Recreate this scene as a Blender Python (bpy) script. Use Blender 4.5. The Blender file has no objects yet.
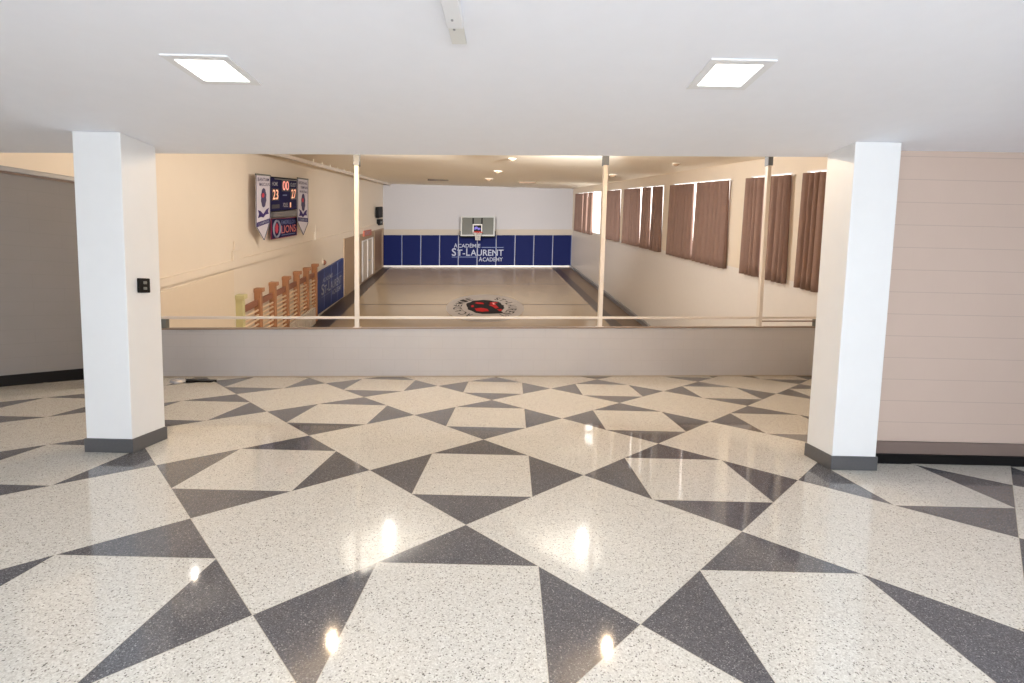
import bpy, math, random
from mathutils import Vector, Matrix
random.seed(4)
S = bpy.context.scene
COL = S.collection

# ------------------------------------------------------------------ camera
F, CY, PITCH, ROLL = 475.2, 329.0, 0.07752, 0.02243
c_, s_ = math.cos(PITCH), math.sin(PITCH)
FW = Vector((0, c_, -s_)); UP = Vector((0, s_, c_)); RT = Vector((1, 0, 0))
R_ = RT*math.cos(ROLL) + UP*math.sin(ROLL)
U_ = UP*math.cos(ROLL) - RT*math.sin(ROLL)
EYE = Vector((0, 0, 1.5))
cd = bpy.data.cameras.new('camera'); cam = bpy.data.objects.new('camera', cd); COL.objects.link(cam)
cd.sensor_width = 36; cd.lens = F/1024*36; cd.shift_y = (CY-341.5)/1024; cd.clip_end = 200
M = Matrix((R_, U_, -FW)).transposed().to_4x4(); M.translation = EYE
cam.matrix_world = M
S.camera = cam

def ray(x, y): return FW + R_*((x-512)/F) + U_*((CY-y)/F)
def at_z(x, y, z):
    d = ray(x, y); return EYE + d*((z-1.5)/d.z)
def at_Y(x, y, Y):
    d = ray(x, y); return EYE + d*(Y/d.y)

# gym axes: the hall beyond the parapet climbs gently away from the lobby
D = ray(478, 194); D = D/D.y
A = Vector((1, 0, .0217)); Z = Vector((0, 0, 1))
def G(a, Y, b): return EYE + A*a + Z*b + D*Y
AL, AR, YF, BF = -6.67, 6.68, 34.0, -5.09
def cross_solve(d, u, v, o):
    m = Matrix((d, -u, -v)).transposed(); return m.inverted() @ o
def gp_a(x, y, a):          # pixel -> (Y, b) on plane a
    t, Y, b = cross_solve(ray(x, y), D, Z, A*a); return Y, b
def gp_b(x, y, b):          # pixel -> (a, Y) on plane b
    t, a, Y = cross_solve(ray(x, y), A, D, Z*b); return a, Y
def gp_Y(x, y, Y):          # pixel -> (a, b)
    t, a, b = cross_solve(ray(x, y), A, Z, D*Y); return a, b
def bceil(a, Y):
    l = 1.36 - .036*(Y-15.7); r = .83 - .02*(Y-10.8)
    k = (a-AL)/(AR-AL); return l*(1-k) + r*k

# ------------------------------------------------------------------ mesh helpers
class MB:
    def __init__(s): s.v = []; s.f = []
    def add(s, vs, fs):
        n = len(s.v); s.v += [Vector(v) for v in vs]; s.f += [[i+n for i in f] for f in fs]; return s
    def box(s, x0, x1, y0, y1, z0, z1, T=None):
        vs = [(x, y, z) for x in (x0, x1) for y in (y0, y1) for z in (z0, z1)]
        if T: vs = [T(*v) for v in vs]
        return s.add(vs, [(0,1,3,2),(4,6,7,5),(0,4,5,1),(2,3,7,6),(0,2,6,4),(1,5,7,3)])
    def gbox(s, a0, a1, Y0, Y1, b0, b1): return s.box(a0, a1, Y0, Y1, b0, b1, G)
    def prism(s, poly, off):
        n = len(poly); poly = [Vector(p) for p in poly]; off = Vector(off)
        vs = poly + [p+off for p in poly]
        return s.add(vs, [list(range(n)), [2*n-1-i for i in range(n)]] + [(i, (i+1) % n, n+(i+1) % n, n+i) for i in range(n)])
    def tube(s, p0, p1, r, n=10, r1=None):
        p0, p1 = Vector(p0), Vector(p1); d = (p1-p0).normalized(); r1 = r if r1 is None else r1
        e = d.cross(Vector((0, 0, 1)) if abs(d.z) < .9 else Vector((1, 0, 0))).normalized(); g = d.cross(e)
        vs = []
        for p, q in ((p0, r), (p1, r1)):
            vs += [p + (e*math.cos(2*math.pi*i/n) + g*math.sin(2*math.pi*i/n))*q for i in range(n)]
        return s.add(vs, [list(range(n))[::-1], [n+i for i in range(n)]] + [(i, (i+1) % n, n+(i+1) % n, n+i) for i in range(n)])
    def path(s, pts, r, n=8):
        for a, b in zip(pts, pts[1:]): s.tube(a, b, r, n)
        return s
    def torus(s, c, e, g, R, r, n=24, m=8):
        c, e, g = Vector(c), Vector(e).normalized(), Vector(g).normalized(); h = e.cross(g); vs = []; fs = []
        for i in range(n):
            t = 2*math.pi*i/n; rad = e*math.cos(t)+g*math.sin(t)
            for j in range(m):
                q = 2*math.pi*j/m; vs.append(c + rad*(R+r*math.cos(q)) + h*r*math.sin(q))
        for i in range(n):
            for j in range(m): fs.append((i*m+j, ((i+1) % n)*m+j, ((i+1) % n)*m+(j+1) % m, i*m+(j+1) % m))
        return s.add(vs, fs)
    def lathe(s, c, prof, n=24):
        c = Vector(c); vs = []; fs = []; k = len(prof)
        for i in range(n):
            t = 2*math.pi*i/n
            for r, z in prof: vs.append(c + Vector((r*math.cos(t), r*math.sin(t), z)))
        for i in range(n):
            for j in range(k-1): fs.append((i*k+j, ((i+1) % n)*k+j, ((i+1) % n)*k+j+1, i*k+j+1))
        return s.add(vs, fs)

ORG = {}
def tag(o, label=None, cat=None, group=None, kind=None):
    if label: o['label'] = label
    if cat: o['category'] = cat
    if group: o['group'] = group
    if kind: o['kind'] = kind
    return o
def obj(name, mb, mat, parent=None, bevel=0, smooth=False):
    if parent is not None: org = ORG[parent]
    else:
        n = len(mb.v); org = Vector((sum(v.x for v in mb.v)/n, sum(v.y for v in mb.v)/n, min(v.z for v in mb.v)))
    me = bpy.data.meshes.new(name); me.from_pydata([tuple(v-org) for v in mb.v], [], mb.f); me.update()
    me.materials.append(mat)
    if smooth:
        for p in me.polygons: p.use_smooth = True
    o = bpy.data.objects.new(name, me); COL.objects.link(o)
    if parent is not None: o.parent = parent
    else: o.location = org
    import bmesh
    bm = bmesh.new(); bm.from_mesh(me); bmesh.ops.recalc_face_normals(bm, faces=bm.faces); bm.to_mesh(me); bm.free()
    ORG[o] = org
    if bevel:
        m = o.modifiers.new('bevel', 'BEVEL'); m.width = bevel; m.segments = 2; m.limit_method = 'ANGLE'
    return o
def thing(name, loc, label, cat, group=None):
    o = bpy.data.objects.new(name, None); COL.objects.link(o); o.location = Vector(loc); ORG[o] = Vector(loc)
    o.empty_display_size = .1
    return tag(o, label, cat, group)
def struct(name, mb, mat, parent=None, bevel=0):
    o = obj(name, mb, mat, parent, bevel)
    if parent is None: o['kind'] = 'structure'
    return o

# ------------------------------------------------------------------ materials
def lin(c): return tuple(((x/255)/12.92 if x/255 <= .04045 else ((x/255+.055)/1.055)**2.4) for x in c) + (1,)
def mat(name, rgb, rough=.6, metal=0, spec=.5, noise=0, nscale=8, bump=0, bscale=60, coat=0, trans=0, alpha=1):
    m = bpy.data.materials.new(name); m.use_nodes = True; nt = m.node_tree; b = nt.nodes['Principled BSDF']
    b.inputs['Base Color'].default_value = lin(rgb); b.inputs['Roughness'].default_value = rough
    b.inputs['Metallic'].default_value = metal; b.inputs['Specular IOR Level'].default_value = spec
    b.inputs['Coat Weight'].default_value = coat; b.inputs['Coat Roughness'].default_value = .05
    b.inputs['Transmission Weight'].default_value = trans; b.inputs['Alpha'].default_value = alpha
    tc = nt.nodes.new('ShaderNodeTexCoord')
    n = nt.nodes.new('ShaderNodeTexNoise'); n.inputs['Scale'].default_value = nscale; n.inputs['Detail'].default_value = 4
    nt.links.new(tc.outputs['Object'], n.inputs['Vector'])
    mx = nt.nodes.new('ShaderNodeMix'); mx.data_type = 'RGBA'
    k = max(noise, .02)
    mx.inputs[6].default_value = tuple(v*(1-k) for v in lin(rgb)[:3])+(1,)
    mx.inputs[7].default_value = tuple(min(1, v*(1+k)) for v in lin(rgb)[:3])+(1,)
    nt.links.new(n.outputs['Fac'], mx.inputs[0]); nt.links.new(mx.outputs[2], b.inputs['Base Color'])
    if bump:
        n2 = nt.nodes.new('ShaderNodeTexNoise'); n2.inputs['Scale'].default_value = bscale
        nt.links.new(tc.outputs['Object'], n2.inputs['Vector'])
        bp = nt.nodes.new('ShaderNodeBump'); bp.inputs['Strength'].default_value = bump; bp.inputs['Distance'].default_value = .01
        nt.links.new(n2.outputs['Fac'], bp.inputs['Height']); nt.links.new(bp.outputs['Normal'], b.inputs['Normal'])
    return m
def emit(name, rgb, st):
    m = bpy.data.materials.new(name); m.use_nodes = True; nt = m.node_tree; b = nt.nodes['Principled BSDF']
    b.inputs['Base Color'].default_value = (.8, .8, .8, 1)
    b.inputs['Emission Color'].default_value = lin(rgb); b.inputs['Emission Strength'].default_value = st
    return m
class N:                     # tiny node expression helper
    def __init__(s, nt): s.nt = nt
    def m(s, op, a, b=None, c=None):
        n = s.nt.nodes.new('ShaderNodeMath'); n.operation = op
        for i, x in enumerate((a, b, c)):
            if x is None: continue
            if isinstance(x, (int, float)): n.inputs[i].default_value = x
            else: s.nt.links.new(x, n.inputs[i])
        return n.outputs[0]

GX, GY, GS, GT = -0.26835, 2.95081, 1.25565, 0.78318
def terrazzo():
    m = bpy.data.materials.new('terrazzo'); m.use_nodes = True; nt = m.node_tree; b = nt.nodes['Principled BSDF']; e = N(nt)
    tc = nt.nodes.new('ShaderNodeTexCoord'); geo = nt.nodes.new('ShaderNodeNewGeometry'); sp = nt.nodes.new('ShaderNodeSeparateXYZ')
    nt.links.new(geo.outputs['Position'], sp.inputs[0])
    x = e.m('SUBTRACT', sp.outputs[0], GX); y = e.m('SUBTRACT', sp.outputs[1], GY)
    c, s = math.cos(GT)/GS, math.sin(GT)/GS
    u = e.m('ADD', e.m('MULTIPLY', x, c), e.m('MULTIPLY', y, s))
    v = e.m('SUBTRACT', e.m('MULTIPLY', x, s), e.m('MULTIPLY', y, c))
    fu, fv = e.m('FLOOR', u), e.m('FLOOR', v)
    par = e.m('FLOORED_MODULO', e.m('ADD', fu, fv), 2.0)
    du = e.m('ABSOLUTE', e.m('SUBTRACT', e.m('SUBTRACT', u, fu), .5)); dv = e.m('ABSOLUTE', e.m('SUBTRACT', e.m('SUBTRACT', v, fv), .5))
    tri = e.m('GREATER_THAN', e.m('ADD', du, dv), .5)
    dark = e.m('MULTIPLY', tri, par)
    # thin pale divider strips along the joints
    l1 = e.m('SUBTRACT', .5, e.m('MAXIMUM', du, dv))
    l2 = e.m('ADD', e.m('ABSOLUTE', e.m('SUBTRACT', e.m('ADD', du, dv), .5)), e.m('MULTIPLY', e.m('SUBTRACT', 1.0, par), 9.0))
    strip = e.m('LESS_THAN', e.m('MINIMUM', l1, e.m('MULTIPLY', l2, .7)), .0016)
    def ramp(fac, stops):
        r = nt.nodes.new('ShaderNodeValToRGB'); r.color_ramp.interpolation = 'LINEAR'
        el = r.color_ramp.elements
        while len(el) < len(stops): el.new(.5)
        for q, (p, col) in zip(el, stops): q.position = p; q.color = lin(col)
        nt.links.new(fac, r.inputs[0]); return r.outputs[0]
    def vor(scale):
        w = nt.nodes.new('ShaderNodeTexVoronoi'); w.inputs['Scale'].default_value = scale
        nt.links.new(geo.outputs['Position'], w.inputs['Vector'])
        q = nt.nodes.new('ShaderNodeSeparateColor'); nt.links.new(w.outputs['Color'], q.inputs[0]); return q.outputs[0], q.outputs[1]
    r1, g1 = vor(170)
    r2, g2 = vor(230)
    light = ramp(r1, [(0, (106,102,98)), (.04, (146,141,133)), (.09, (190,186,177)), (.35, (203,200,192)), (.7, (211,208,200)), (1, (224,222,215))])
    drk = ramp(r2, [(0, (68,68,74)), (.3, (84,85,90)), (.85, (99,100,105)), (.96, (124,125,129)), (1, (160,161,164))])
    mx = nt.nodes.new('ShaderNodeMix'); mx.data_type = 'RGBA'
    nt.links.new(dark, mx.inputs[0]); nt.links.new(light, mx.inputs[6]); nt.links.new(drk, mx.inputs[7])
    mx2 = nt.nodes.new('ShaderNodeMix'); mx2.data_type = 'RGBA'; mx2.inputs[7].default_value = lin((196,188,172))
    nt.links.new(e.m('MULTIPLY', strip, .6), mx2.inputs[0]); nt.links.new(mx.outputs[2], mx2.inputs[6])
    nt.links.new(mx2.outputs[2], b.inputs['Base Color'])
    no = nt.nodes.new('ShaderNodeTexNoise'); no.inputs['Scale'].default_value = 3; nt.links.new(geo.outputs['Position'], no.inputs['Vector'])
    rr = e.m('ADD', e.m('MULTIPLY', no.outputs['Fac'], .05), .03)
    nt.links.new(rr, b.inputs['Roughness']); b.inputs['Specular IOR Level'].default_value = .55
    return m
def block(name, rgb, w, h, z0, joint, mort=.006, rough=.55, vert=1.0, axis=0):
    """painted concrete block: w x h courses with shallow joints"""
    m = bpy.data.materials.new(name); m.use_nodes = True; nt = m.node_tree; b = nt.nodes['Principled BSDF']; e = N(nt)
    geo = nt.nodes.new('ShaderNodeNewGeometry'); sp = nt.nodes.new('ShaderNodeSeparateXYZ'); nt.links.new(geo.outputs['Position'], sp.inputs[0])
    zz = e.m('DIVIDE', e.m('SUBTRACT', sp.outputs[2], z0), h); row = e.m('FLOOR', zz); fz = e.m('SUBTRACT', zz, row)
    xx = e.m('ADD', e.m('DIVIDE', sp.outputs[axis], w), e.m('MULTIPLY', e.m('FLOORED_MODULO', row, 2.0), .5)); fx = e.m('SUBTRACT', xx, e.m('FLOOR', xx))
    dz = e.m('MULTIPLY', e.m('MINIMUM', fz, e.m('SUBTRACT', 1.0, fz)), h); dx = e.m('MULTIPLY', e.m('MINIMUM', fx, e.m('SUBTRACT', 1.0, fx)), w)
    jz = e.m('LESS_THAN', dz, mort); jx = e.m('MULTIPLY', e.m('LESS_THAN', dx, mort), vert)
    j = e.m('MAXIMUM', jz, jx)
    no = nt.nodes.new('ShaderNodeTexNoise'); no.inputs['Scale'].default_value = 2.5; nt.links.new(geo.outputs['Position'], no.inputs['Vector'])
    base = nt.nodes.new('ShaderNodeMix'); base.data_type = 'RGBA'
    base.inputs[6].default_value = tuple(v*.96 for v in lin(rgb)[:3])+(1,); base.inputs[7].default_value = tuple(min(1, v*1.04) for v in lin(rgb)[:3])+(1,)
    nt.links.new(no.outputs['Fac'], base.inputs[0])
    mx = nt.nodes.new('ShaderNodeMix'); mx.data_type = 'RGBA'; mx.inputs[7].default_value = tuple(v*(1-joint) for v in lin(rgb)[:3])+(1,)
    nt.links.new(j, mx.inputs[0]); nt.links.new(base.outputs[2], mx.inputs[6]); nt.links.new(mx.outputs[2], b.inputs['Base Color'])
    b.inputs['Roughness'].default_value = rough
    bp = nt.nodes.new('ShaderNodeBump'); bp.inputs['Strength'].default_value = .25; bp.inputs['Distance'].default_value = .004
    nt.links.new(e.m('SUBTRACT', 1.0, j), bp.inputs['Height']); nt.links.new(bp.outputs['Normal'], b.inputs['Normal'])
    return m

m_terr = terrazzo()
m_white = mat('white_paint', (232,233,236), .45, bump=.03)
m_colw = mat('column_paint', (228,229,230), .45, bump=.03)
m_ceil = mat('ceiling_paint', (240,242,249), .75, bump=.04, bscale=90)
m_base = mat('grey_terrazzo_base', (84,84,86), .3, noise=.25, nscale=120)
m_darkbase = mat('dark_base', (16,15,16), .5, spec=.2)
m_brownbase = mat('brown_base', (122,106,99), .35)
m_blockR = block('block_pink', (196,176,163), .4, .2, .18, .16, .0035, vert=.08)
m_blockL = block('block_grey', (130,127,128), .4, .2, .0, .08, .003, vert=.4)
m_blockP = block('block_parapet', (186,184,186), .4, .2, .1, .06, .005, rough=.4, vert=.8)
m_cream = mat('cream_paint', (230,219,204), .6, noise=.02, nscale=2)
m_cream2 = mat('cream_lower', (228,214,194), .5)
m_tan = mat('tan_panel', (172,148,122), .5, noise=.05)
m_offw = mat('offwhite_paint', (232,228,225), .35)
m_farw = mat('far_wall_paint', (170,168,171), .6)
m_beige = mat('beige_trim', (168,158,146), .6)
m_sleeve = mat('sleeve_grey', (116,124,136), .45)
m_gceil = mat('gym_ceiling_paint', (248,240,224), .8, noise=.03, nscale=3)
m_blue = mat('blue_vinyl', (2,17,74), .7, spec=.2, noise=.04, nscale=4)
m_blue2 = mat('blue_vinyl_bright', (16,44,112), .42)
m_letter = mat('letter_white', (152,158,178), .5)
m_letterg = mat('letter_pale_blue', (98,112,158), .5)
m_gfloor = mat('gym_floor', (178,160,134), .2, noise=.05, nscale=1.5)
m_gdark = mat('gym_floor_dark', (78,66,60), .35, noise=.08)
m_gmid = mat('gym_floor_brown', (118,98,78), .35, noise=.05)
m_line = mat('floor_line', (92,74,58), .4)
m_circle = mat('circle_grey', (160,148,136), .3)
m_black = mat('black_paint', (12,11,12), .6, spec=.2)
m_red = mat('red_paint', (160,18,16), .6, spec=.2)
m_steel = mat('brushed_steel', (170,172,178), .35, metal=.7)
m_rail = mat('rail_paint', (222,214,206), .35)
m_railb = mat('cap_brown', (136,118,106), .4)
m_curt = mat('curtain_brown', (138,112,102), .85, noise=.1, nscale=6, bump=.2, bscale=300)
m_wood = mat('bar_wood', (180,130,94), .5, noise=.15, nscale=5)
m_woodb = mat('bar_wood_dark', (148,100,80), .5, noise=.1)
m_woodp = mat('bar_wood_pale', (210,204,156), .5, noise=.08)
m_rung = mat('rung_wood', (232,206,176), .5)
m_win = emit('bright_daylight_glass', (255,252,246), 3.2)
m_led = emit('led_diffuser', (255,252,240), 5)
m_lampw = emit('warm_lamp', (255,214,160), 12)
m_dimmet = mat('grey_metal', (120,122,118), .4, metal=.3)
m_glassb = mat('backboard_glass', (98,100,96), .15)
m_navy = mat('scoreboard_navy', (14,12,70), .6, spec=.2)
m_led_or = emit('digit_orange', (235,120,50), 1.0)
m_led_rd = emit('digit_red', (225,50,30), 1.0)
m_digback = mat('digit_window', (30,6,10), .3)
m_ban = mat('banner_white', (214,210,222), .7, noise=.03)
m_purple = mat('banner_purple', (56,38,110), .7)
m_figure = mat('banner_figure', (72,66,104), .7)
m_pinkred = mat('pink_red', (196,60,80), .6)
m_signr = mat('sign_red', (190,110,90), .5)
m_orange = mat('hoop_orange', (205,42,24), .4)
m_net = mat('net_white', (215,212,208), .7)
m_doorw = mat('door_pale', (196,184,170), .5)

# ------------------------------------------------------------------ LOBBY shell
CZ = 2.83
def cz(x): return 2.80+.0077*x
EL, ER = at_z(165, 153.5, cz(-3.4)), at_z(830, 157, cz(3))    # lip of the lobby ceiling
def ey(x): return EL.y+(ER.y-EL.y)*(x-EL.x)/(ER.x-EL.x)
PA, PB = Vector((-6.66, 7.44, 0)), Vector((6.02, 9.20, 0))     # parapet line
pd = (PB-PA).normalized(); pn = Vector((-pd.y, pd.x, 0))       # away from the lobby
YBK = -2.4
struct('floor_lobby', MB().prism([(-10,YBK-.15,0),(10,YBK-.15,0),(10,5,0),(7,8,0), PB+pn*.2, PA+pn*.2, (-10,6.4,0)], (0,0,-.3)), m_terr)
struct('ceiling_lobby', MB().prism([(-10,YBK-.15,cz(-10)),(10,YBK-.15,cz(10)),(10,ey(10),cz(10)),(-10,ey(-10),cz(-10))], (0,0,.5)), m_ceil)
# unseen back wall; its three windows are added to carry fill light
YBK = -2.4
bw = MB(); fill_wins = [(-4.6,-2.2), (-1.2,1.2), (2.2,4.6)]
bw.box(-10,10,YBK-.15,YBK,0,.7); bw.box(-10,10,YBK-.15,YBK,2.6,2.9)
for a, b in ((-10,-4.6), (-2.2,-1.2), (1.2,2.2), (4.6,10)): bw.box(a, b, YBK-.15, YBK, .7, 2.6)
struct('wall_back', bw, m_white)
for i, (a, b) in enumerate(fill_wins):
    w = struct(f'window_{i+1}', MB().box(a,b,YBK-.14,YBK-.10,.7,2.6), m_win)  # made-up glowing pane, part of the added fill
    fr = MB()
    for x in (a, (a+b)/2-.025, b-.05): fr.box(x, x+.05, YBK-.10, YBK-.03, .7, 2.6)
    fr.box(a,b,YBK-.10,YBK-.03,.7,.75); fr.box(a,b,YBK-.10,YBK-.03,2.55,2.6)
    struct('window_frame', fr, m_white, w)
struct('wall_lobby_left', MB().box(-10.1,-10,YBK,6.4,0,3.6), m_white)
struct('wall_lobby_right', MB().box(10,10.1,YBK,4.5,0,3.4), m_white)
# right-hand block wall
struct('wall_right', MB().prism([(3.1,4.33,.2),(10,4.33,.2),(10,4.33,cz(10)+.1),(3.1,4.33,cz(3.1)+.01)], (0,.17,0)), m_blockR)
struct('baseboard_right', MB().box(3.1, 10, 4.31, 4.4, .085, .2).box(3.1,10,4.315,4.4,.2,.2), m_brownbase, bevel=.003)
struct('baseboard_right_lower', MB().box(3.1, 10, 4.29, 4.4, 0, .085), m_darkbase, bevel=.003)
# left-hand angled wall with dark base and moulding
LA = Vector((-8.75, 4.48, 0)); ld = Vector((.52, .73, 0)).normalized(); LB = LA + ld*3.66; ln = Vector((-ld.y, ld.x, 0))
def lw(s0, s1, n0, n1, z0, z1, s0n=None):
    return MB().prism([LA+ld*s0+ln*n0+Z*z0, LA+ld*s1+ln*n0+Z*z0, LA+ld*s1+ln*n1+Z*z0, LA+ld*s0+ln*n1+Z*z0], (0,0,z1-z0))
LW = (LB-LA).length
struct('wall_left', lw(0, LW, 0, .12, .16, 3.02), m_blockL)
struct('baseboard_left', lw(0, LW, -.015, .12, 0, .16), m_darkbase)
struct('trim_1', MB().prism([LA-ln*.04+Z*3.02, LB-ln*.04+Z*3.02, LB+ln*.14+Z*3.02, LA+ln*.14+Z*3.02], (0,0,.07)), m_steel, bevel=.01)
struct('trim_2', MB().prism([LA-ln*.02+Z*2.99, LB-ln*.02+Z*2.99, LB+ln*.001+Z*2.99, LA+ln*.001+Z*2.99], (0,0,.03)), m_brownbase)
# parapet
def par_mb(n0, n1, za0, zb0, za1, zb1):
    p = [PA+pn*n0+Z*za0, PB+pn*n0+Z*zb0, PB+pn*n1+Z*zb0, PA+pn*n1+Z*za0]
    q = [PA+pn*n0+Z*za1, PB+pn*n0+Z*zb1, PB+pn*n1+Z*zb1, PA+pn*n1+Z*za1]
    return MB().add(p+q, [(0,1,2,3),(7,6,5,4),(0,4,5,1),(1,5,6,2),(2,6,7,3),(3,7,4,0)])
PZA, PZB = .755, .945
struct('wall_parapet', par_mb(0, .2, 0, 0, PZA, PZB), m_blockP)
struct('wall_under_parapet', par_mb(.02, .2, -2.6, -2.6, -.301, -.301), m_cream2)
struct('trim_3', par_mb(-.015, .215, PZA+.001, PZB+.001, PZA+.022, PZB+.022), m_railb)
struct('baseboard_parapet', par_mb(-.012, -.001, .001, .001, .022, .022), m_beige)

# ------------------------------------------------------------------ GYM shell
ys = [6.9, 12, 18, 24, 30, YF+.3]
struct('floor_gym', MB().gbox(AL-.2, AR+.2, 7.4, YF+.2, BF-.2, BF), m_gfloor)
cm = MB(); al = [-12, AL, 0, AR, 10.5]; yl = [4.55, 8, 16, 24, YF+.3]
vs = [G(a, Y, bceil(a, Y)) for Y in yl for a in al] + [G(a, Y, bceil(a, Y)+.25) for Y in yl for a in al]
nA = len(al); n = nA*len(yl); fs = []
for i in range(len(yl)-1):
    for j in range(nA-1):
        q = [i*nA+j, i*nA+j+1, (i+1)*nA+j+1, (i+1)*nA+j]; fs.append(q); fs.append([k+n for k in q[::-1]])
cm.add(vs, fs); struct('ceiling_gym', cm, m_gceil)
struct('wall_far', MB().gbox(AL-.2, AR+.2, YF, YF+.2, BF-.1, 1.2), m_farw)
struct('wall_gym_left', MB().gbox(AL-.2, AL, 6.75, YF, BF-.1, 2.0), m_cream)
struct('wall_upper_left', MB().gbox(-12, AL-.2, 6.9, 7.05, .3, 2.2), mat('upper_wall_grey', (150,140,132), .7))
# left wall: ledge band, lower wall panels
def lb(Y): return -1.75-.009*(Y-10), -1.93-.0175*(Y-10)
t0, t1 = lb(7.2), lb(YF)
mb = MB().add([G(a, Y, b) for (Y, bb) in ((7.2, t0), (YF, t1)) for a in (AL, AL+.07) for b in bb],
              [(0,1,3,2),(4,6,7,5),(0,4,5,1),(2,3,7,6),(0,2,6,4),(1,5,7,3)])
struct('trim_4', mb, m_cream)
Yd, _ = gp_a(234, 290, AL+.03)
struct('door_1', MB().gbox(AL, AL+.04, 8.0, Yd, BF, lb(12)[1]-.06), m_cream2, bevel=.01)
Yt, _ = gp_a(344, 260, AL+.02)
struct('trim_5', MB().add([G(a, Y, b) for (Y, tt) in ((Yt, lb(Yt)[1]), (YF, t1[1])) for a in (AL, AL+.05) for b in (BF, tt)],
              [(0,1,3,2),(4,6,7,5),(0,4,5,1),(2,3,7,6),(0,2,6,4),(1,5,7,3)]), m_tan)

# right wall with window openings
def wtop(Y): return .43-.0175*(Y-9)
def wbot(Y): return -1.86-.024*(Y-9)
def Yr(px, py=225, a=AR): return gp_a(px, py, a)[0]
wpx = [(827.2, 803), (789, 748), (728.4, 671), (662.5, 643), (640.4, 626), (620, 608.5), (600, 577)]
wY = [(Yr(a), Yr(b)) for a, b in wpx]
wY[3] = (wY[3][0], wY[3][1]-.05); wY[4] = (wY[3][1]+.12, wY[4][1])
def slab(mb, a0, a1, Y0, Y1, b00, b01, b10, b11):   # b at Y0 (low,high), at Y1 (low,high)
    return mb.add([G(a, Y, b) for (Y, bb) in ((Y0, (b00, b01)), (Y1, (b10, b11))) for a in (a0, a1) for b in bb],
                  [(0,1,3,2),(4,6,7,5),(0,4,5,1),(2,3,7,6),(0,2,6,4),(1,5,7,3)])
W1 = .25; ts = .08
lo, up = MB(), MB()
slab(lo, AR, AR+W1, 4.6, YF, BF-.1, wbot(4.6)+ts, BF-.1, wbot(YF)+ts)
slab(up, AR, AR+W1, 4.6, YF, wtop(4.6)+.05, 1.6, wtop(YF)+.05, .9)
edges = [4.6] + [y for p in wY for y in p] + [YF]
for i in range(0, len(edges), 2):
    a, b = edges[i], edges[i+1]
    slab(up, AR, AR+W1, a, b, wbot(a)+ts, wtop(a)+.05, wbot(b)+ts, wtop(b)+.05)
struct('wall_gym_right', up, m_cream)
struct('wall_gym_right_lower', lo, m_offw)
for i, (a, b) in enumerate(wY):
    w = struct(f'window_{i+4}', slab(MB(), AR+.04, AR+.07, a, b, wbot(a)+ts, wtop(a)+.05, wbot(b)+ts, wtop(b)+.05), m_win)
    fr = MB(); n = 3
    for k in range(n):
        y = a + (b-a-.06)*k/(n-1); slab(fr, AR+.01, AR+.04, y, y+.06, wbot(y)+ts, wtop(y)+.05, wbot(y)+ts, wtop(y)+.05)
    slab(fr, AR+.01, AR+.04, a, b, wbot(a)+ts, wbot(a)+ts+.06, wbot(b)+ts, wbot(b)+ts+.06)
    slab(fr, AR+.01, AR+.04, a, b, wtop(a)+.02, wtop(a)+.05, wtop(b)+.02, wtop(b)+.05)
    struct('window_frame', fr, m_white, w)
struct('baseboard_gym_right', MB().gbox(AR-.12, AR, 8, YF, BF, BF+.16), m_steel)
# floor borders and lines
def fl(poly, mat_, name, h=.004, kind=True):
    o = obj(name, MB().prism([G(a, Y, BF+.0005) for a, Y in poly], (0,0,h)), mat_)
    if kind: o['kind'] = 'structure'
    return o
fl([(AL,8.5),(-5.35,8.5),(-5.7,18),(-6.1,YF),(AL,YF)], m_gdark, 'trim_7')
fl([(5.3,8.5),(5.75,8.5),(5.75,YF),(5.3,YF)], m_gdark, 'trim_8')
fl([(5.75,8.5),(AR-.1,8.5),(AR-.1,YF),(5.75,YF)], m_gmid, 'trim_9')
for i, y in enumerate((284, 304.6, 327.8)):
    Y = gp_b(478, y, BF)[1]; fl([(-5.7,Y-.05),(5.3,Y-.05),(5.3,Y+.05),(-5.7,Y+.05)], m_line, f'trim_{10+i}', .0045)
struct('baseboard_far', MB().gbox(AL, AR, YF-.04, YF, BF, BF+.12), m_offw)
struct('trim_13', MB().gbox(AL, AR, YF-.03, YF, -2.84, -2.45), m_beige)

# ------------------------------------------------------------------ lettering
def text_mesh(s, bold=.012):
    cu = bpy.data.curves.new('t', 'FONT'); cu.body = s; cu.resolution_u = 3; cu.offset = bold
    o = bpy.data.objects.new('t', cu); COL.objects.link(o)
    dg = bpy.context.evaluated_depsgraph_get()
    me = bpy.data.meshes.new_from_object(o.evaluated_get(dg))
    vs = [v.co.copy() for v in me.vertices]; fs = [list(p.vertices) for p in me.polygons]
    bpy.data.objects.remove(o); bpy.data.curves.remove(cu); bpy.data.meshes.remove(me)
    x0, x1 = min(v.x for v in vs), max(v.x for v in vs); y0, y1 = min(v.y for v in vs), max(v.y for v in vs)
    return [((v.x-x0)/(x1-x0), (v.y-y0)/(y1-y0)) for v in vs], fs
def text_on(mb, s, f):      # f(u,v)->Vector
    uv, fs = text_mesh(s); return mb.add([f(u, v) for u, v in uv], fs)
def far_rect(x0, y0, x1, y1, Y):          # pixel rect on a far plane -> f(u,v)
    a0, b0 = gp_Y(x0, y1, Y); a1, b1 = gp_Y(x1, y0, Y)
    return lambda u, v: G(a0+(a1-a0)*u, Y, b0+(b1-b0)*v)
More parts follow.
